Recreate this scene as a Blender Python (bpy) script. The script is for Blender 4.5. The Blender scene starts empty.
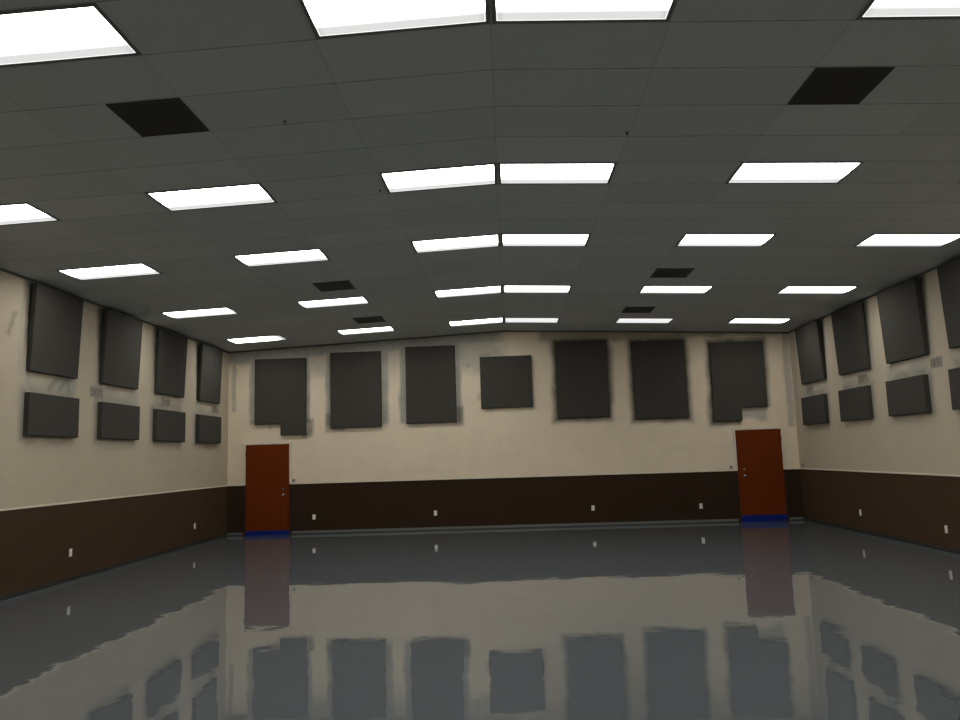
import bpy, bmesh, math, random
from mathutils import Vector, Matrix, noise
random.seed(7)
C = bpy.context.scene.collection

# ------------------------------------------------------------------ camera, world, exposure
H = 1.685                       # eye height
FPX = 768.2                     # focal length in pixels of a 960 wide frame
R_ = Vector((0.99880511, 0.03804485, -0.03067462))
U_ = Vector((0.03513607, -0.12276503, 0.99181359))
F_ = Vector((-0.03396763, 0.99170628, 0.12395508))
cd = bpy.data.cameras.new('camera'); cam = bpy.data.objects.new('camera', cd); C.objects.link(cam)
cd.sensor_width = 36; cd.lens = FPX / 960 * 36; cd.clip_end = 200
cam.matrix_world = Matrix(((R_.x, U_.x, -F_.x, 0), (R_.y, U_.y, -F_.y, 0), (R_.z, U_.z, -F_.z, H), (0, 0, 0, 1)))
bpy.context.scene.camera = cam
w = bpy.data.worlds.new('world'); bpy.context.scene.world = w; w.use_nodes = True
w.node_tree.nodes['Background'].inputs[0].default_value = (0, 0, 0, 1)
w.node_tree.nodes['Background'].inputs[1].default_value = 0
vs = bpy.context.scene.view_settings
vs.view_transform = 'Standard'; vs.look = 'None'; vs.gamma = 1; vs.use_curve_mapping = False
vs.exposure = 0.0
LAMP = 15.4                      # strength of the fluorescent lenses

# ------------------------------------------------------------------ dimensions (metres, floor at z = 0)
XL, XR, YB, YF = -6.689, 6.680, 18.161, -5.0
RX, RZ, SL = -0.0257, 4.643, 0.042            # ridge x, ridge height, ceiling slope
ZW = 1.165                                    # top of the brown wainscot
CW, CD, G0 = 1.2266, 0.6339, 4.3448           # ceiling grid cell and its origin in y
def cz(x): return RZ - SL * abs(x - RX)

# ------------------------------------------------------------------ materials
def mat(name, col, rough=.6, spec=.5, metal=0.0):
    m = bpy.data.materials.new(name); m.use_nodes = True
    b = m.node_tree.nodes['Principled BSDF']
    b.inputs['Base Color'].default_value = (*col, 1); b.inputs['Roughness'].default_value = rough
    b.inputs['Specular IOR Level'].default_value = spec; b.inputs['Metallic'].default_value = metal
    return m
class NT:
    def __init__(s, m): s.t = m.node_tree; s.b = s.t.nodes.get('Principled BSDF')
    def n(s, typ, **kw):
        x = s.t.nodes.new(typ)
        for k, v in kw.items(): setattr(x, k, v)
        return x
    def l(s, a, b): s.t.links.new(a, b)
    def val(s, x, i, v):
        if hasattr(v, 'links') or isinstance(v, bpy.types.NodeSocket): s.l(v, x.inputs[i])
        else: x.inputs[i].default_value = v
    def math(s, op, a, b=0.0, clamp=False):
        x = s.n('ShaderNodeMath', operation=op); x.use_clamp = clamp
        s.val(x, 0, a); s.val(x, 1, b); return x.outputs[0]
    def mix(s, f, a, b):
        x = s.n('ShaderNodeMix', data_type='RGBA')
        s.val(x, 0, f)
        for i, v in ((6, a), (7, b)):
            if isinstance(v, tuple): x.inputs[i].default_value = (*v, 1)
            else: s.l(v, x.inputs[i])
        return x.outputs[2]
    def coord(s, kind='Object'):
        tc = s.n('ShaderNodeTexCoord'); return tc.outputs[kind]
    def xyz(s, v):
        x = s.n('ShaderNodeSeparateXYZ'); s.l(v, x.inputs[0]); return x.outputs
    def scale(s, v, sc):
        x = s.n('ShaderNodeMapping'); x.inputs['Scale'].default_value = sc; s.l(v, x.inputs[0]); return x.outputs[0]
    def noise(s, v, sc, det=3, rough=.5):
        x = s.n('ShaderNodeTexNoise'); x.inputs['Scale'].default_value = sc; x.inputs['Detail'].default_value = det
        x.inputs['Roughness'].default_value = rough; s.l(v, x.inputs['Vector']); return x.outputs['Fac']
    def bump(s, h, st, dist):
        x = s.n('ShaderNodeBump'); x.inputs['Strength'].default_value = st; x.inputs['Distance'].default_value = dist
        s.l(h, x.inputs['Height']); s.l(x.outputs[0], s.b.inputs['Normal'])

# painted wall: beige above, brown below, with old grey paint and dark marks, partly painted-in shade (attributes "grey" and "dark")
BEIGE = (.60, .50, .37)
def wall_material(name, wains, light, deep, worn):
    m = mat(name, BEIGE, .8, .08); n = NT(m)
    co = n.coord(); z = n.xyz(co)[2]
    f1 = n.noise(co, .55, 4, .6); f2 = n.noise(co, 3.0, 4, .6)
    beige = n.mix(f1, light, deep)
    beige = n.mix(n.math('MULTIPLY', n.math('SUBTRACT', f2, .45, True), 1.4, True), beige, worn)
    ga = n.n('ShaderNodeAttribute', attribute_name='grey').outputs['Fac']
    da = n.n('ShaderNodeAttribute', attribute_name='dark').outputs['Fac']
    f3 = n.math('ADD', n.math('MULTIPLY', n.noise(co, 6.0, 4, .6), .7), .65)
    c = n.mix(n.math('MULTIPLY', ga, f3, True), beige, (.29, .292, .258))
    c = n.mix(n.math('MULTIPLY', da, f3, True), c, (.075, .07, .055))
    wc = n.mix(n.noise(co, 1.3, 4, .6), wains, tuple(v * .8 for v in wains))
    top = n.math('GREATER_THAN', z, ZW)
    n.l(n.mix(top, wc, c), n.b.inputs['Base Color'])
    n.bump(n.noise(co, 60, 3), .12, .004)
    return m
M = {}
M['wall_back'] = wall_material('painted_wall_back', (.036, .021, .011), (.78, .655, .48), (.70, .59, .43), (.62, .525, .39))  # beige lighter than the side walls: stronger light put into its colour
M['wall_side'] = wall_material('painted_wall_side', (.066, .039, .021), (.51, .437, .322), (.45, .378, .276), (.415, .352, .26))  # same beige darkened: weaker light on the side walls put into its colour
M['trim'] = mat('beige_trim_paint', (.70, .60, .455), .5)
M['angle'] = mat('dark_wall_angle', (.09, .09, .075), .6)
M['base_grey'] = mat('grey_cove_base', (.125, .13, .112), .35)
M['base_dark'] = mat('dark_brown_base', (.022, .02, .016), .5)
M['plate'] = mat('ivory_plastic', (.85, .78, .70), .4)
M['slot'] = mat('dark_slots', (.03, .03, .03), .6)
M['grey_metal'] = mat('grey_metal', (.25, .25, .23), .5, .5, .3)
M['chrome'] = mat('satin_chrome', (.42, .38, .32), .25, .5, 1.0)
M['vent_black'] = mat('black_grille', (.05, .05, .04), .7, .2)
M['vent_dark'] = mat('dark_grille_slats', (.06, .06, .05), .6, .3)
M['vent_back'] = mat('black_duct', (.02, .02, .017), .9, .1)
M['grille'] = mat('painted_grille', (.36, .32, .25), .6)
M['grille_dark'] = mat('grille_opening', (.10, .095, .08), .9)
M['troffer'] = mat('troffer_frame', (.13, .13, .115), .6)
M['tee'] = mat('ceiling_tee', (.10, .10, .09), .6)
M['tape'] = mat('blue_masking_tape', (.003, .014, .15), .7, .15)
M['frame_dark'] = mat('brown_frame_paint', (.034, .019, .012), .7, .1)

# acoustic panel cloth
m = mat('charcoal_cloth', (.05, .046, .04), .95, .1); n = NT(m); co = n.coord()
n.l(n.mix(n.noise(co, 1.2, 4, .6), (.064, .061, .051), (.049, .046, .038)), n.b.inputs['Base Color'])
n.bump(n.noise(co, 320, 2), .25, .002); M['cloth'] = m

# stained door veneer
m = mat('red_brown_veneer', (.2, .06, .02), .45, .10); n = NT(m); co = n.coord()
g = n.noise(n.scale(co, (9, 9, .55)), 1.6, 6, .65)
g2 = n.noise(n.scale(co, (60, 60, 1.2)), 1.0, 3, .6)
c = n.mix(g, (.175, .033, .0025), (.11, .017, .0015)); c = n.mix(n.math('MULTIPLY', g2, .35), c, (.09, .016, .002))
n.l(c, n.b.inputs['Base Color']); M['veneer'] = m

# suspended ceiling tiles: grid seams, slight tile to tile difference, pinholes
m = mat('acoustic_ceiling_tile', (.5, .5, .47), .9, .1); n = NT(m); co = n.coord(); x_, y_, z_ = n.xyz(co)
cx_ = n.math('DIVIDE', n.math('SUBTRACT', x_, RX), CW); cy_ = n.math('DIVIDE', n.math('SUBTRACT', y_, G0), CD)
def seam(v, cell, wd):
    fr = n.math('FRACT', n.math('ADD', v, 100.5)); d = n.math('MULTIPLY', n.math('ABSOLUTE', n.math('SUBTRACT', fr, .5)), cell)
    return n.math('LESS_THAN', d, wd)
sy = seam(cy_, CD, .0075); sx = seam(cx_, CW, .006)
cell = n.n('ShaderNodeCombineXYZ'); n.l(n.math('FLOOR', cx_), cell.inputs[0]); n.l(n.math('FLOOR', cy_), cell.inputs[1])
wn = n.n('ShaderNodeTexWhiteNoise', noise_dimensions='3D'); n.l(cell.outputs[0], wn.inputs['Vector'])
tile = n.mix(wn.outputs['Value'], (.49, .515, .49), (.57, .58, .555))
tile = n.mix(n.math('MULTIPLY', n.noise(co, .8, 4, .6), .8), tile, (.46, .475, .455))
spk = n.noise(co, 90, 2, .7)
tile = n.mix(n.math('MULTIPLY', n.math('GREATER_THAN', spk, .64), .35), tile, (.2, .2, .18))
tile = n.mix(n.math('MULTIPLY', sx, .24), tile, (.14, .14, .12)); tile = n.mix(n.math('MULTIPLY', sy, n.math('ADD', n.math('MULTIPLY', n.noise(n.scale(co, (1.2, 3, 1)), 2.0, 3, .7), 1.3), -.12, True)), tile, (.12, .12, .10))
n.l(tile, n.b.inputs['Base Color'])
n.bump(spk, .3, .003); M['ceiling'] = m

# glossy grey epoxy floor
m = mat('grey_epoxy_floor', (.1, .1, .1), .03, .5); m.node_tree.nodes['Principled BSDF'].inputs['IOR'].default_value = 1.75; n = NT(m); co = n.coord(); x_, y_, z_ = n.xyz(co)
c = n.mix(n.noise(co, .5, 4, .6), (.097, .108, .112), (.086, .096, .099))
edge = n.math('LESS_THAN', n.math('MINIMUM', n.math('SUBTRACT', x_, XL), n.math('SUBTRACT', XR, x_)), .11)
c = n.mix(edge, c, (.12, .16, .155)); n.l(c, n.b.inputs['Base Color'])
big = n.noise(co, .9, 2, .4); med = n.noise(n.scale(co, (1, .8, 1)), 3.2, 2, .5)
n.bump(n.math('ADD', big, n.math('MULTIPLY', med, .24)), 1.0, .005)
M['floor'] = m

# prismatic lens of the fluorescent troffers: bright over the tubes, a dimmer far strip painted in for the recess wall, a painted glint for the frame lip
def lens_material(name, power, dim_end=0.0, far_min=.049):
    m = bpy.data.materials.new(name); m.use_nodes = True; t = m.node_tree; t.nodes.clear()
    n = NT.__new__(NT); n.t = t; n.b = None
    out = n.n('ShaderNodeOutputMaterial'); em = n.n('ShaderNodeEmission')
    em.inputs['Color'].default_value = (1.0, 1.0, .985, 1)
    g = n.xyz(n.coord('Generated')); x, y = g[0], g[1]
    far = n.n('ShaderNodeMapRange', interpolation_type='SMOOTHSTEP'); n.l(y, far.inputs[0])
    far.inputs[1].default_value = .52; far.inputs[2].default_value = .84; far.inputs[3].default_value = 1; far.inputs[4].default_value = far_min
    near = n.n('ShaderNodeMapRange', interpolation_type='SMOOTHSTEP'); n.l(y, near.inputs[0])
    near.inputs[1].default_value = .0; near.inputs[2].default_value = .12; near.inputs[3].default_value = .8; near.inputs[4].default_value = 1
    ex = n.math('MINIMUM', x, n.math('SUBTRACT', 1.0, x))
    er = n.n('ShaderNodeMapRange'); n.l(ex, er.inputs[0]); er.inputs[1].default_value = .0; er.inputs[2].default_value = .05
    er.inputs[3].default_value = .8; er.inputs[4].default_value = 1
    s = n.math('MULTIPLY', n.math('MULTIPLY', far.outputs[0], near.outputs[0]), er.outputs[0])
    lip = n.math('GREATER_THAN', n.math('MAXIMUM', y, n.math('SUBTRACT', 1.0, n.math('MULTIPLY', ex, 2.1))), .984)
    s = n.math('ADD', s, n.math('MULTIPLY', lip, .03))
    if dim_end:
        de = n.n('ShaderNodeMapRange', interpolation_type='SMOOTHSTEP'); n.l(x, de.inputs[0])
        de.inputs[1].default_value = .62; de.inputs[2].default_value = .95; de.inputs[3].default_value = 1; de.inputs[4].default_value = dim_end
        s = n.math('MULTIPLY', s, de.outputs[0])
    n.l(n.math('MULTIPLY', s, power), em.inputs['Strength']); n.l(em.outputs[0], out.inputs[0])
    return m
M['lens'] = lens_material('fluorescent_lens', LAMP)
M['lens_weak'] = lens_material('fluorescent_lens_weak_tubes', LAMP * .060, 0.0, .9)
M['lens_half'] = lens_material('fluorescent_lens_fading_end', LAMP, .045, .9)

# ------------------------------------------------------------------ helpers
def obj(name, bm, m, parent=None, smooth=False):
    me = bpy.data.meshes.new(name); bm.normal_update(); bm.to_mesh(me); bm.free()
    me.materials.append(m)
    if smooth:
        for p in me.polygons: p.use_smooth = True
    o = bpy.data.objects.new(name, me); C.objects.link(o)
    if parent: o.parent = parent
    return o
def thing(name, label, cat, loc=(0, 0, 0), group=None, rot=(0, 0, 0)):
    o = bpy.data.objects.new(name, None); C.objects.link(o); o.location = loc; o.rotation_euler = rot
    o.empty_display_size = .1
    return tag(o, label, cat, group)
def tag(o, label, cat, group=None):
    o['label'] = label; o['category'] = cat
    if group: o['group'] = group
    return o
def struct(o): o['kind'] = 'structure'; return o
def box(bm, x0, x1, y0, y1, z0, z1, bev=0.0, seg=2):
    b2 = bmesh.new(); bmesh.ops.create_cube(b2, size=1)
    for v in b2.verts:
        v.co = Vector(((x0 + x1) / 2 + v.co.x * (x1 - x0), (y0 + y1) / 2 + v.co.y * (y1 - y0), (z0 + z1) / 2 + v.co.z * (z1 - z0)))
    if bev: bmesh.ops.bevel(b2, geom=b2.edges[:], offset=bev, segments=seg, profile=.6, affect='EDGES')
    me = bpy.data.meshes.new('tmp'); b2.to_mesh(me); b2.free(); bm.from_mesh(me); bpy.data.meshes.remove(me)
    return bm
def lathe(bm, prof, n=20, mtx=Matrix()):
    # profile of (radius, height) turned about z
    rings = []
    for r, h in prof:
        rings.append([bm.verts.new(mtx @ Vector((r * math.cos(2 * math.pi * k / n), r * math.sin(2 * math.pi * k / n), h))) for k in range(n)])
    for a, b in zip(rings, rings[1:]):
        for k in range(n): bm.faces.new((a[k], a[(k + 1) % n], b[(k + 1) % n], b[k]))
    bm.faces.new(rings[-1]); bm.faces.new(rings[0][::-1])
    return bm
def prism(bm, poly, t, bev=0.0):
    # poly in x,z ; extruded from y=0 (wall side) to y=-t (front)
    b2 = bmesh.new(); vs_ = [b2.verts.new((x, 0, z)) for x, z in poly]
    f = b2.faces.new(vs_); b2.normal_update()
    if f.normal.y < 0: bmesh.ops.reverse_faces(b2, faces=[f])
    r = bmesh.ops.extrude_face_region(b2, geom=[f])
    for e in r['geom']:
        if isinstance(e, bmesh.types.BMVert): e.co.y = -t
    bmesh.ops.recalc_face_normals(b2, faces=b2.faces[:])
    if bev:
        ed = [e for e in b2.edges if not (abs(e.verts[0].co.y) < 1e-6 and abs(e.verts[1].co.y) < 1e-6)]
        bmesh.ops.bevel(b2, geom=ed, offset=bev, segments=3, profile=.5, affect='EDGES')
    me = bpy.data.meshes.new('tmp'); b2.to_mesh(me); b2.free(); bm.from_mesh(me); bpy.data.meshes.remove(me)
    return bm

# ------------------------------------------------------------------ structure
struct(obj('floor', box(bmesh.new(), XL - .3, XR + .3, YF - .3, YB + .3, -.2, 0), M['floor']))
bm = bmesh.new()
prof = [(XL - .3, cz(XL - .3)), (RX, RZ), (XR + .3, cz(XR + .3))]
lo = [[bm.verts.new((x, y, z)) for x, z in prof] for y in (YF - .3, YB + .3)]
hi = [[bm.verts.new((x, y, z + .15)) for x, z in prof] for y in (YF - .3, YB + .3)]
for i in range(2):
    bm.faces.new((lo[0][i], lo[1][i], lo[1][i + 1], lo[0][i + 1])); bm.faces.new((hi[0][i], hi[0][i + 1], hi[1][i + 1], hi[1][i]))
    for s in (0, 1): bm.faces.new((lo[s][i], lo[s][i + 1], hi[s][i + 1], hi[s][i]) if s == 0 else (lo[s][i + 1], lo[s][i], hi[s][i], hi[s][i + 1]))
bm.faces.new((lo[0][0], hi[0][0], hi[1][0], lo[1][0])); bm.faces.new((lo[0][2], lo[1][2], hi[1][2], hi[0][2]))
struct(obj('ceiling', bm, M['ceiling']))

def sm(a, b, x):
    if a == b: return float(x > a)
    t = min(1, max(0, (x - a) / (b - a))); return t * t * (3 - 2 * t)
def rect(u, z, u0, u1, z0, z1, soft, wob=.0, seed=0):
    # soft rectangle mask with a hand-painted, wobbling border
    if wob:
        u += wob * noise.noise(Vector((u * 2.1, z * 2.1, seed))) ; z += wob * noise.noise(Vector((u * 2.1, z * 2.1, seed + 7)))
    d = min(u - u0, u1 - u, z - z0, z1 - z)
    return sm(-soft, soft, d)

# back wall panels: x0, x1, z0, z1 (with the notch of two of them)
BP = [(-6.030, -4.802, 2.315, 4.151), (-4.205, -2.990, 2.443, 4.249), (-2.400, -1.213, 2.497, 4.323), (-.627, .600, 2.794, 4.019),
      (1.167, 2.386, 2.506, 4.326), (2.974, 4.210, 2.433, 4.259), (4.790, 6.035, 2.316, 4.164)]
NOTCH = .29
def back_masks(x, z):
    g = 0; d = 0
    ce = cz(x)
    # band of old grey paint under the left slope of the ceiling, reaching past the ridge
    e = ce - .30 - .12 * noise.noise(Vector((x * 1.5, 0, 3)))
    g = max(g, .85 * sm(e - .1, e + .1, z) * (1 - sm(-.3, .15, x)))
    g = max(g, .6 * rect(x, z, -1.25, -.05, 3.75, 4.6, .12, .25, 4))
    g = max(g, .55 * rect(x, z, -.75, .1, 3.98, 4.1, .05, .1, 5))
    # grey margins round the three panels on the left
    for (a, b), (z0, z1) in (((-6.17, -4.72), (2.62, 4.35)), ((-4.33, -2.83), (2.5, 4.5)), ((-2.56, -1.09), (2.5, 4.55))):
        g = max(g, .8 * rect(x, z, a, b, z0, z1, .025, .03, 2))
    g = max(g, .5 * rect(x, z, -4.85, -4.1, 3.7, 4.6, .2, .2, 9))
    g = max(g, .5 * rect(x, z, -3.0, -2.55, 2.9, 4.6, .12, .2, 12) * sm(3.2, 4.4, z))
    g = max(g, .6 * rect(x, z, -6.60, -6.50, 2.9, 4.5, .03, .02, 1))
    g = max(g, .95 * rect(x, z, 6.50, 6.66, 2.15, 4.5, .03, .03, 1) * .6)
    # dark scuffs at the panel corners
    for a, b, z0, z1, k in ((-6.16, -6.0, 2.56, 2.66, .5), (-4.82, -4.64, 2.26, 2.70, .62), (-4.90, -4.75, 2.24, 2.34, .5), (-4.34, -4.18, 2.36, 2.78, .55),
                            (-4.2, -3.9, 2.36, 2.44, .5), (-1.23, -1.06, 2.42, 2.85, .62), (-2.35, -1.15, 2.43, 2.5, .4), (-3.0, -2.86, 2.4, 2.8, .2),
                            (-.64, -.4, 4.02, 4.08, .5), (-.72, -.58, 3.0, 3.2, .28), (-.55, -.3, 2.72, 2.8, .3),
                            (-5.72, -5.68, 2.44, 2.56, .55), (-.935, -.895, 3.80, 3.86, .5)):
        d = max(d, k * rect(x, z, a, b, z0, z1, .05 if b - a > .06 else .02, .05, 11))
    # dark soft-edged haloes round the three panels on the right
    for i, (x0, x1, z0, z1) in enumerate(BP[4:]):
        dx = max(x0 - x, x - x1); dz = max(z0 - z, z - z1); q = max(dx, dz)
        if i == 2 and x > 5.4 and z < 2.6: continue
        wd = .18 + .09 * noise.noise(Vector((x * 2.2, z * 2.2, 30 + i)))
        if dz > dx and z > z1: wd += .05
        if q > -.1: d = max(d, .92 * (1 - sm(-.02, wd, q)))
    d = max(d, .5 * rect(x, z, .8, 6.4, 4.30, 4.7, .08, .12, 21))  # painted shade: wall top darkened where the lights barely reach
    # pale smear below the notch of the last panel
    g = max(g, .6 * rect(x, z, 5.50, 6.05, 2.36, 2.68, .05, .15, 17))
    return g, d
PY = [(10.39, 11.581), (12.311, 13.538), (14.292, 15.508), (16.294, 17.471)]
QY = [(10.382, 11.627), (12.304, 13.587), (14.260, 15.554), (16.248, 17.525)]
RY = [(11.637 - 1.25, 11.637), (12.29, 13.563), (14.26, 15.504), (16.24, 17.481)]
SY = [(11.697 - 1.27, 11.697), (12.385, 13.629), (14.336, 15.575), (16.295, 17.544)]
def side_masks(left):
    Pn = [(8.42, 9.62)] + PY if left else RY; Qn = QY if left else SY
    def f(y, z):
        g = 0; d = 0
        for i, (a, b) in enumerate(Qn):
            k = .6 if (not left and i == 1) or (left and i in (0, 1)) else .45
            g = max(g, k * rect(y, z, a - .02, b + .02, 2.72, 2.98, .09, .16, 3 + i))
            g = max(g, .5 * rect(y, z, a - .12, a + .1, 2.1, 2.84, .05, .06, 13 + i))
            d = max(d, (.45 if left else .3) * rect(y, z, a - .07, a + .03, 2.12, 2.8, .05, .08, 23 + i))
            d = max(d, (.35 if not left else .22) * rect(y, z, a + .1, b - .1, 2.74, 2.84, .05, .15, 43 + i))
            d = max(d, .3 * rect(y, z, a + .05, b - .05, 2.06, 2.16, .06, .1, 53 + i))
        for i, (a, b) in enumerate(Pn):
            if 3.0 < z and y < a + .1:  # shadow of the tilted panel painted beside its near edge, wider towards the top
                reach = .03 + .13 * max(0, (z - 3.06) / 1.25) + .02 * noise.noise(Vector((y, z * 3, 5 + i)))
                d = max(d, .8 * (1 - sm(.2 * reach, reach, a - y)) * (1 - sm(4.30, 4.38, z)) * sm(3.0, 3.1, z))
            d = max(d, .25 * rect(y, z, b - .04, b + .05, 3.06, 4.3, .03, .05, 37 + i))
            g = max(g, .35 * rect(y, z, a - .15, a, 3.0, 4.36, .04, .06, 63 + i))
        if left:
            for (y0, z0, y1, z1, k) in ((9.98, 3.52, 10.1, 3.82, .4), (9.6, 3.6, 9.72, 3.95, .5), (10.95, 2.86, 11.12, 3.0, .35), (11.2, 2.84, 11.38, 3.02, .4), (11.42, 2.84, 11.46, 3.03, .35)):
                L2 = (y1 - y0) ** 2 + (z1 - z0) ** 2; t = max(0, min(1, ((y - y0) * (y1 - y0) + (z - z0) * (z1 - z0)) / L2))
                dd = math.hypot(y - y0 - t * (y1 - y0), z - z0 - t * (z1 - z0)); d = max(d, k * (1 - sm(.015, .06, dd)))
        else:
            g = max(g, .4 * rect(y, z, 17.9, 18.0, 2.3, 4.4, .03, .03, 71))
        return g, d
    return f

def wall(name, A, B, m, masks=None, step=.045, zstep=.045, thick=.2, inward=(0, -1)):
    # inner face is a fine grid (follows the gable), closed to a slab outward
    A = Vector(A); B = Vector(B); L = (B - A).length; e = (B - A) / L; ou = -Vector((inward[0], inward[1]))
    us = [L * k / max(1, round(L / step)) for k in range(max(1, round(L / step)) + 1)]
    if masks: # make sure the ridge is a column of vertices
        if abs(e.x) > .5:
            r = (RX - A.x) / e.x; us = sorted(set(us + [r]))
    elif abs(e.x) > .5: us = [0, (RX - A.x) / e.x, L]
    nz = max(1, round(4.6 / zstep)); V = []; Fc = []; G = []; D = []
    for u in us:
        p = A + e * u; top = cz(p.x) + .02
        for k in range(nz + 1):
            z = top * k / nz; V.append((p.x, p.y, z))
            g_, d_ = masks(p.x if abs(e.x) > .5 else p.y, z) if masks and z > 1.9 else (0, 0)
            G.append(g_); D.append(d_)
    nu = len(us); N1 = nz + 1
    for i in range(nu - 1):
        for k in range(nz): Fc.append((i * N1 + k, (i + 1) * N1 + k, (i + 1) * N1 + k + 1, i * N1 + k + 1))
    # border loop pushed out
    loop = [i * N1 for i in range(nu)] + [(nu - 1) * N1 + k for k in range(1, N1)] + [i * N1 + nz for i in range(nu - 2, -1, -1)] + [k for k in range(nz - 1, 0, -1)]
    base = len(V)
    for q in loop: V.append((V[q][0] + ou.x * thick, V[q][1] + ou.y * thick, V[q][2])); G.append(0); D.append(0)
    K = len(loop)
    for j in range(K): Fc.append((loop[(j + 1) % K], loop[j], base + j, base + (j + 1) % K))
    Fc.append(tuple(base + j for j in range(K))[::-1])
    me = bpy.data.meshes.new(name); me.from_pydata(V, [], Fc); me.materials.append(m)
    for nm, data in (('grey', G), ('dark', D)):
        a = me.attributes.new(nm, 'FLOAT', 'POINT'); a.data.foreach_set('value', data)
    bmx = bmesh.new(); bmx.from_mesh(me); bmesh.ops.recalc_face_normals(bmx, faces=bmx.faces[:]); bmx.to_mesh(me); bmx.free()
    o = bpy.data.objects.new(name, me); C.objects.link(o); return struct(o)
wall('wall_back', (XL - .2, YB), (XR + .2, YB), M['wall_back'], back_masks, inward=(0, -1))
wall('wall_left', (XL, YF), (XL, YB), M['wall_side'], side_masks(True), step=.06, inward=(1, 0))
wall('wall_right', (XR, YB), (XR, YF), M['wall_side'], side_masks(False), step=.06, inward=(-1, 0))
wall('wall_front', (XR + .2, YF), (XL - .2, YF), M['wall_side'], None, zstep=5, inward=(0, 1))

# thin bead that caps the wainscot, dark angle under the ceiling, cove bases
D1 = (-6.252, -5.202, 2.112); D2 = (5.252, 6.300, 2.100)        # door x0, x1, height
FW = .048
trim_no = [0]
def trim(bm, m):
    trim_no[0] += 1; return struct(obj('trim_%d' % trim_no[0], bm, m))
for x0, x1 in ((XL + .012, D1[0] - FW), (D1[1] + FW, D2[0] - FW), (D2[1] + FW, XR - .012)):
    trim(box(bmesh.new(), x0, x1, YB - .012, YB, ZW - .004, ZW + .026, .003), M['trim'])
trim(box(bmesh.new(), XL, XL + .012, YF, YB, ZW - .004, ZW + .026, .003), M['trim'])
trim(box(bmesh.new(), XR - .012, XR, YF, YB, ZW - .004, ZW + .026, .003), M['trim'])
for s, x in ((1, XL), (-1, XR)):
    a, b = sorted((x, x + s * .022)); trim(box(bmesh.new(), a, b, YF, YB, cz(x) - .03, cz(x)), M['angle'])
for x0, x1 in ((XL + .022, RX), (RX, XR - .022)):
    bm = bmesh.new(); vv = []
    for y in (YB - .022, YB):
        vv.append([bm.verts.new((x0, y, cz(x0) - .03)), bm.verts.new((x1, y, cz(x1) - .03)), bm.verts.new((x1, y, cz(x1))), bm.verts.new((x0, y, cz(x0)))])
    bm.faces.new(vv[0]); bm.faces.new(vv[1][::-1])
    for k in range(4): bm.faces.new((vv[0][k], vv[1][k], vv[1][(k + 1) % 4], vv[0][(k + 1) % 4]))
    bmesh.ops.recalc_face_normals(bm, faces=bm.faces[:]); trim(bm, M['angle'])
bm = bmesh.new()
for x0, x1 in ((XL + .015, D1[0] - FW), (D1[1] + FW, D2[0] - FW), (D2[1] + FW, XR - .015)):
    box(bm, x0, x1, YB - .012, YB, 0, .075, .003)
struct(obj('baseboard_back', bm, M['base_grey']))
for x0, x1 in ((XL + .015, D1[0] - FW), (D1[1] + FW, D2[0] - FW), (D2[1] + FW, XR - .015)):
    trim(box(bmesh.new(), x0, x1, YB - .020, YB - .0125, 0, .022, .003), M['base_dark'])
struct(obj('baseboard_left', box(bmesh.new(), XL, XL + .012, YF, YB - .015, 0, .065, .003), M['base_dark']))
struct(obj('baseboard_right', box(bmesh.new(), XR - .012, XR, YF, YB - .015, 0, .065, .003), M['base_dark']))

# ------------------------------------------------------------------ doors (set in the back wall)
def door(num, d, knob_x, hinge_side, kz):
    x0, x1, h = d
    leaf = struct(obj('door_%d' % num, box(bmesh.new(), x0 + .006, x1 - .006, YB - .030, YB + .01, .006, h - .006, .002), M['veneer']))
    bm = bmesh.new()
    for a, b in ((x0 - FW, x0), (x1, x1 + FW)): box(bm, a, b, YB - .04, YB + .005, ZW, h + FW, .003)
    box(bm, x0, x1, YB - .04, YB + .005, h, h + FW, .003)
    obj('door_frame', bm, M['trim'], leaf)
    bm = bmesh.new()
    for a, b in ((x0 - FW, x0), (x1, x1 + FW)): box(bm, a, b, YB - .04, YB + .005, 0, ZW, .003)
    obj('lower_door_frame', bm, M['frame_dark'], leaf)
    R = Matrix.Translation((knob_x, YB - .030, kz)) @ Matrix.Rotation(math.pi / 2, 4, 'X')
    obj('door_knob', lathe(bmesh.new(), [(.034, -.002), (.034, .006), (.013, .010), (.012, .032), (.024, .040), (.030, .052), (.027, .064), (.012, .070)], 24, R), M['chrome'], leaf, True)
    R = Matrix.Translation((knob_x, YB - .030, kz + .14)) @ Matrix.Rotation(math.pi / 2, 4, 'X')
    obj('deadbolt', lathe(bmesh.new(), [(.030, -.002), (.030, .008), (.024, .014), (.012, .016)], 24, R), M['chrome'], leaf, True)
    hx = x0 + .004 if hinge_side < 0 else x1 - .004
    for z in (.25, 1.05, h - .22):
        obj('hinge', lathe(bmesh.new(), [(.007, -.05), (.007, .05)], 12, Matrix.Translation((hx, YB - .034, z))), M['slot'], leaf)
    return leaf
door(1, D1, -5.352, -1, .925)
door(2, D2, 5.405, 1, 1.045)
def tape(d, h, label):
    x0, x1, _ = d
    bm = box(bmesh.new(), x0 + .015, x1 - .012, YB - .0325, YB - .0305, .002, h)
    box(bm, x0 + .02, x1 - .03, YB - .075, YB - .031, .0005, .003)
    tag(obj('masking_tape', bm, M['tape']), label, 'tape')
tape(D1, .105, 'blue masking tape along the bottom of the left door, the lower strip of the two')
tape(D2, .150, 'blue masking tape along the bottom of the right door, the taller strip of the two')

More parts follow.
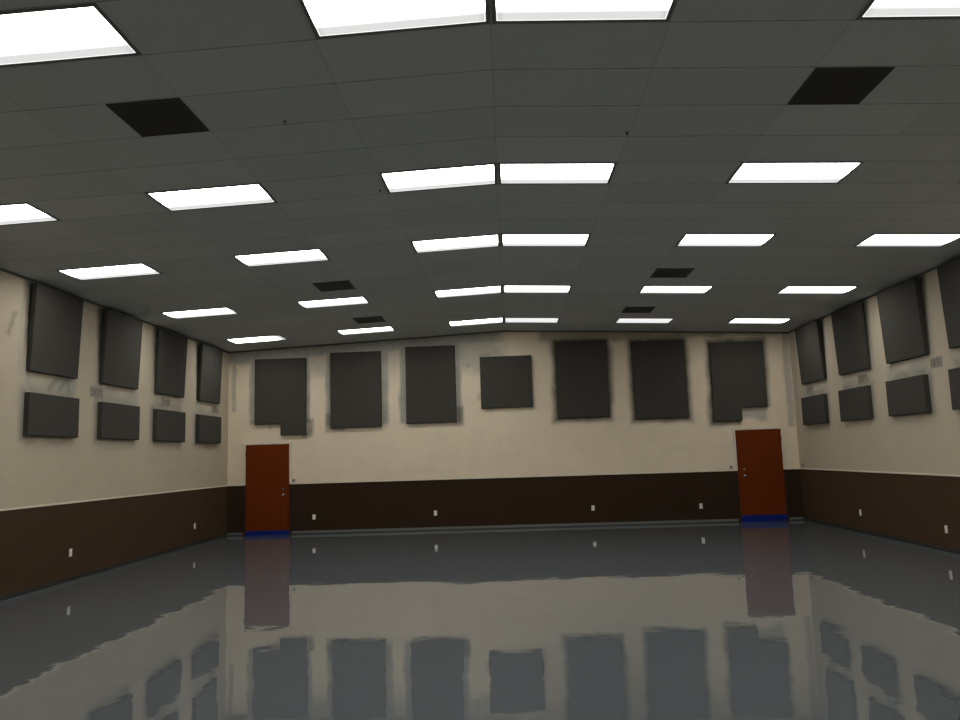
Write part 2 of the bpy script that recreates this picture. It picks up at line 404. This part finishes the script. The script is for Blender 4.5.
# ------------------------------------------------------------------ acoustic panels
def panel(poly, t, loc, rotz, tilt, label, group):
    bm = prism(bmesh.new(), poly, t, .012)
    o = obj('acoustic_panel', bm, M['cloth'])
    o.location = loc; o.rotation_mode = 'XYZ'
    o.rotation_euler = (tilt, 0, rotz)
    return tag(o, label, 'acoustic panel', group)
bl = ['charcoal acoustic panel above the left door, with a cut-out at its lower left corner',
      'tall charcoal panel on the back wall, second from the left',
      'tall charcoal panel on the back wall, just left of the short square one',
      'short square charcoal acoustic panel in the middle of the back wall',
      'tall charcoal panel on the back wall, just right of the short square one',
      'tall charcoal panel on the back wall, second from the right',
      'charcoal acoustic panel above the right door, with a cut-out at its lower right corner']
for i, (x0, x1, z0, z1) in enumerate(BP):
    wd, hh = x1 - x0, z1 - z0
    if i == 0: poly = [(.625, 0), (wd, 0), (wd, hh), (0, hh), (0, NOTCH - .02), (.625, NOTCH - .02)]
    elif i == 6: poly = [(0, 0), (.65, 0), (.65, NOTCH + .01), (wd, NOTCH + .01), (wd, hh), (0, hh)]
    else: poly = [(0, 0), (wd, 0), (wd, hh), (0, hh)]
    panel(poly, .08, (x0, YB - .0005, z0), 0, 0, bl[i], 'acoustic panels on the back wall')
ordn = {'l': ['charcoal panel on the left wall, upper row, nearest one shown whole', 'charcoal panel on the left wall, upper row, third from the back corner',
              'charcoal panel on the left wall, upper row, second from the back corner', 'charcoal panel on the left wall, upper row, next to the back corner'],
        'q': ['small charcoal panel on the left wall, lower row, nearest the camera', 'small charcoal panel on the left wall, lower row, third from the back corner',
              'small charcoal panel on the left wall, lower row, second from the back corner', 'small charcoal panel on the left wall, lower row, next to the back corner'],
        'r': ['charcoal panel on the right wall, upper row, cut by the photo edge', 'charcoal panel on the right wall, upper row, third from the back corner',
              'charcoal panel on the right wall, upper row, second from the back corner', 'charcoal panel on the right wall, upper row, next to the back corner'],
        's': ['small charcoal panel on the right wall, lower row, cut by photo edge', 'small charcoal panel on the right wall, lower row, third from the back corner',
              'small charcoal panel on the right wall, lower row, second from the back corner', 'small charcoal panel on the right wall, lower row, next to the back corner']}
TILT = math.radians(2.4)
def side_panel(left, a, b, z0, z1, up, label):
    wd = b - a; poly = [(0, 0), (wd, 0), (wd, z1 - z0), (0, z1 - z0)]
    t = .066 if up else .08; tl = TILT if up else 0
    grp = ('upper' if up else 'lower') + ' acoustic panels on the ' + ('left' if left else 'right') + ' wall'
    # local -y must point into the room: left wall +x, right wall -x
    if left: panel(poly, t, (XL + .0005, a, z0), math.pi / 2, tl, label, grp)
    else: panel(poly, t, (XR - .0005, b, z0), -math.pi / 2, tl, label, grp)
for i in range(4):
    side_panel(True, *PY[i], 3.062, 4.305, True, ordn['l'][i]); side_panel(True, *QY[i], 2.157, 2.757, False, ordn['q'][i])
    side_panel(False, *RY[i], 3.060, 4.312, True, ordn['r'][i]); side_panel(False, *SY[i], 2.150, 2.757, False, ordn['s'][i])
side_panel(True, 8.42, 9.60, 3.062, 4.288, True, 'sliver of a charcoal panel on the left wall, at the left photo edge')

# ------------------------------------------------------------------ small grilles between the panel rows
def wall_grille(left, y, label, face=None, deep=.010):
    wd, hh = (.40, .17) if left else (.35, .17)
    t = thing('wall_grille', label, 'vent', (XL if left else XR, y, 2.83), 'small ventilation grilles on the side walls', (0, 0, math.pi / 2 if left else -math.pi / 2))
    bm = bmesh.new(); w2 = wd / 2
    for a, b, c, d in ((-w2, w2, 0, .02), (-w2, w2, hh - .02, hh), (-w2, -w2 + .03, .02, hh - .02), (w2 - .03, w2, .02, hh - .02)):
        box(bm, a, b, -deep, 0, c, d, .002)
    obj('grille_frame', bm, M['grille'], t)
    bm = bmesh.new()
    for k in range(5):
        z = .034 + k * .0245; box(bm, -w2 + .03, w2 - .03, -deep * .8, -.002, z, z + .011)
    for k in range(1, 4):
        x = -w2 + wd * k / 4; box(bm, x - .005, x + .005, -deep * .9, -.002, .02, hh - .02)
    obj('grille_bars', bm, face or M['grille'], t)
    obj('grille_backing', box(bmesh.new(), -w2 + .02, w2 - .02, -.002, -.0005, .015, hh - .015), M['grille_dark'], t)
wall_grille(True, 12.25, 'beige ventilation grille on the left wall, nearest of its row of three')
wall_grille(True, 14.80, 'grey-smeared ventilation grille on the left wall, middle of its row of three')
wall_grille(True, 17.345, 'ventilation grille on the left wall, farthest of its row, near the back corner')
wall_grille(False, 12.12, 'beige ventilation grille on the right wall, nearest of its row of three')
wall_grille(False, 14.64, 'ventilation grille on the right wall, middle of its row of three')
wall_grille(False, 17.19, 'ventilation grille on the right wall, farthest of its row, near the back corner')

# ------------------------------------------------------------------ power outlets
def outlet(loc, rz, label, group):
    t = thing('wall_outlet', label, 'outlet', loc, group, (0, 0, rz))
    obj('cover_plate', box(bmesh.new(), -.036, .036, -.007, 0, -.058, .058, .003), M['plate'], t)
    for z in (-.02, .02):
        r = obj('receptacle', box(bmesh.new(), -.017, .017, -.0095, -.006, z - .014, z + .014, .003), M['plate'], t)
        bm = bmesh.new()
        for dx in (-.006, .006): box(bm, dx - .0012, dx + .0012, -.0100, -.009, z - .003, z + .006)
        obj('slots', bm, M['slot'], r)
    obj('screw', lathe(bmesh.new(), [(.003, 0), (.003, .002)], 10, Matrix.Translation((0, -.007, 0)) @ Matrix.Rotation(math.pi / 2, 4, 'X')), M['grey_metal'], t)
gb = 'white wall outlets low on the brown wall'
outlet((-4.627, YB, .386), 0, 'white outlet on the brown back wall, just right of the left door', gb)
outlet((-1.770, YB, .399), 0, 'white outlet on the brown back wall, left of the middle', gb)
outlet((1.889, YB, .411), 0, 'white outlet on the brown back wall, right of the middle', gb)
outlet((4.367, YB, .386), 0, 'white outlet on the brown back wall, just left of the right door', gb)
outlet((XL, 11.653, .425), math.pi / 2, 'white outlet on the brown left wall, nearer one', gb)
outlet((XL, 16.281, .404), math.pi / 2, 'white outlet on the brown left wall, farther one near the corner', gb)
outlet((XR, 15.235, .388), -math.pi / 2, 'white outlet on the brown right wall, farther one', gb)
outlet((XR, 12.324, .345), -math.pi / 2, 'white outlet on the brown right wall, nearer one by the photo edge', gb)

def jack(loc, rz, label):
    t = thing('wall_switch', label, 'switch', loc, 'little grey switches above the brown wainscot', (0, 0, rz))
    obj('switch_box', box(bmesh.new(), -.03, .03, -.03, 0, -.035, .035, .005), M['grey_metal'], t)
    obj('switch_toggle', box(bmesh.new(), -.006, .006, -.042, -.028, -.012, .012, .002), M['slot'], t)
jack((-5.10, YB, 1.25), 0, 'little grey switch on the wall beside the left door, at the wainscot top')
jack((5.11, YB, 1.25), 0, 'little grey switch on the wall beside the right door, at the wainscot top')
jack((XR, 17.93, 1.26), -math.pi / 2, 'little grey switch on the right wall by the back corner')

# ------------------------------------------------------------------ ceiling fixtures: local frame lies in the slope
def slope_frame(u0, y0):
    # matrix whose origin is the cell corner (u measured along x from the ridge)
    s = -SL if u0 + .3 > 0 else SL
    x = RX + u0; z = RZ + s * u0 if u0 + .3 > 0 else RZ - SL * abs(u0)
    a = math.atan(s)
    return Matrix.Translation((x, y0, z)) @ Matrix.Rotation(-a, 4, 'Y')
rows = {0: 'nearest row', 5: 'second row from the camera', 9: 'middle row of the five', 14: 'fourth row from the camera', 19: 'farthest row by the back wall',
        -5: 'first row overhead, outside the photo', -10: 'second row behind the camera, outside the photo'}
cols = {-5: 'along the left wall', -3: 'midway up the left slope', -1: 'just left of the ridge', 0: 'just right of the ridge', 2: 'midway down the right slope', 4: 'along the right wall'}
LENS_W, LENS_D, T_ = 1.150, .552, .005
def make_troffer(m):
    root = thing('fluorescent_ceiling_light', '', 'ceiling light')
    mx, my = (CW - LENS_W) / 2, (CD - LENS_D) / 2
    bm = bmesh.new()
    box(bm, .008, CW - .008, .010, my, -T_, .004, .002); box(bm, .008, CW - .008, CD - my, CD - .010, -T_, .004, .002)
    box(bm, .008, mx, my, CD - my, -T_, .004, .002); box(bm, CW - mx, CW - .008, my, CD - my, -T_, .004, .002)
    obj('light_frame', bm, M['troffer'], root)
    obj('light_lens', box(bmesh.new(), mx, CW - mx, my, CD - my, -.004, -.0005), m, root)
    return root
def copy_tree(o):
    c = o.copy(); C.objects.link(c)
    for ch in o.children:
        d = ch.copy(); C.objects.link(d); d.parent = c; d.matrix_parent_inverse = ch.matrix_parent_inverse.copy()
    return c
protos = {k: None for k in ('lens', 'lens_weak', 'lens_half')}
SHIFT = {-5: .035, -3: .025, -1: .008, 0: .003, 2: .006, 4: .02}
for r in rows:
    for c in cols:
        kind = 'lens_weak' if (r, c) in ((19, 0), (19, 2)) else 'lens_half' if (r, c) in ((19, -5), ) else 'lens'
        if protos[kind] is None: o = protos[kind] = make_troffer(M[kind])
        else: o = copy_tree(protos[kind])
        o.matrix_world = slope_frame(c * CW + SHIFT[c], G0 + r * CD)
        extra = ', dimmer' if kind == 'lens_weak' else ', fading rightward' if kind == 'lens_half' else ''
        tag(o, 'ceiling light %s, %s%s' % (cols[c], rows[r], extra), 'ceiling light', 'fluorescent ceiling lights')

def ceiling_vent(u0, row, label, plain):
    t = thing('ceiling_vent', label, 'vent', (0, 0, 0), 'square vents in the ceiling')
    S = .588; y0 = G0 + row * CD + .012; d = CD - .024
    bm = bmesh.new(); e = .02
    for a in ((0, S, 0, e), (0, S, d - e, d), (0, e, e, d - e), (S - e, S, e, d - e)): box(bm, *a, -.010, .002, .002)
    obj('vent_frame', bm, M['vent_black'] if plain else M['vent_dark'], t)
    bm = bmesh.new(); n_ = 24 if plain else 9
    for k in range(n_):
        y = e + (d - 2 * e) * (k + .5) / n_; hw = (d - 2 * e) / n_ * (.36 if plain else .28)
        box(bm, e, S - e, y - hw, y + hw, -.007, -.003)
    obj('vent_slats', bm, M['vent_black'] if plain else M['vent_dark'], t)
    obj('vent_backing', box(bmesh.new(), e, S - e, e, d - e, -.002, -.0005), M['vent_back'], t)
    t.matrix_world = slope_frame(u0, y0)
ceiling_vent(-3.046, 2, 'black square vent in the left ceiling slope, nearest the camera', True)
ceiling_vent(2.460, 2, 'black square vent in the right ceiling slope, nearest the camera', True)
ceiling_vent(-3.040, 12, 'slatted dark vent in the left ceiling slope, middle of its three', False)
ceiling_vent(2.458, 12, 'slatted dark vent in the right ceiling slope, middle of its three', False)
ceiling_vent(-3.040, 17, 'slatted dark vent in the left ceiling slope, farthest, close to the back wall', False)
ceiling_vent(2.440, 17, 'slatted dark vent in the right ceiling slope, farthest, close to the back wall', False)

def fitting(x, y, label):
    R = Matrix.Translation((x, y, cz(x))) @ Matrix.Rotation(math.pi, 4, 'X')
    tag(obj('ceiling_hook', lathe(bmesh.new(), [(.016, -.001), (.016, .006), (.006, .009), (.006, .022), (.010, .026), (.004, .030)], 16, R), M['angle'], None, True), label, 'hook', 'tiny dark hooks in the ceiling')
fitting(-1.306, 8.02, 'tiny dark hook in the left ceiling slope beside the ridge lights')
fitting(1.181, 6.79, 'tiny dark hook in the right ceiling slope, ahead of the ridge lights')
fitting(-1.811, 6.18, 'tiny dark hook in the left ceiling slope, between vent and ridge')
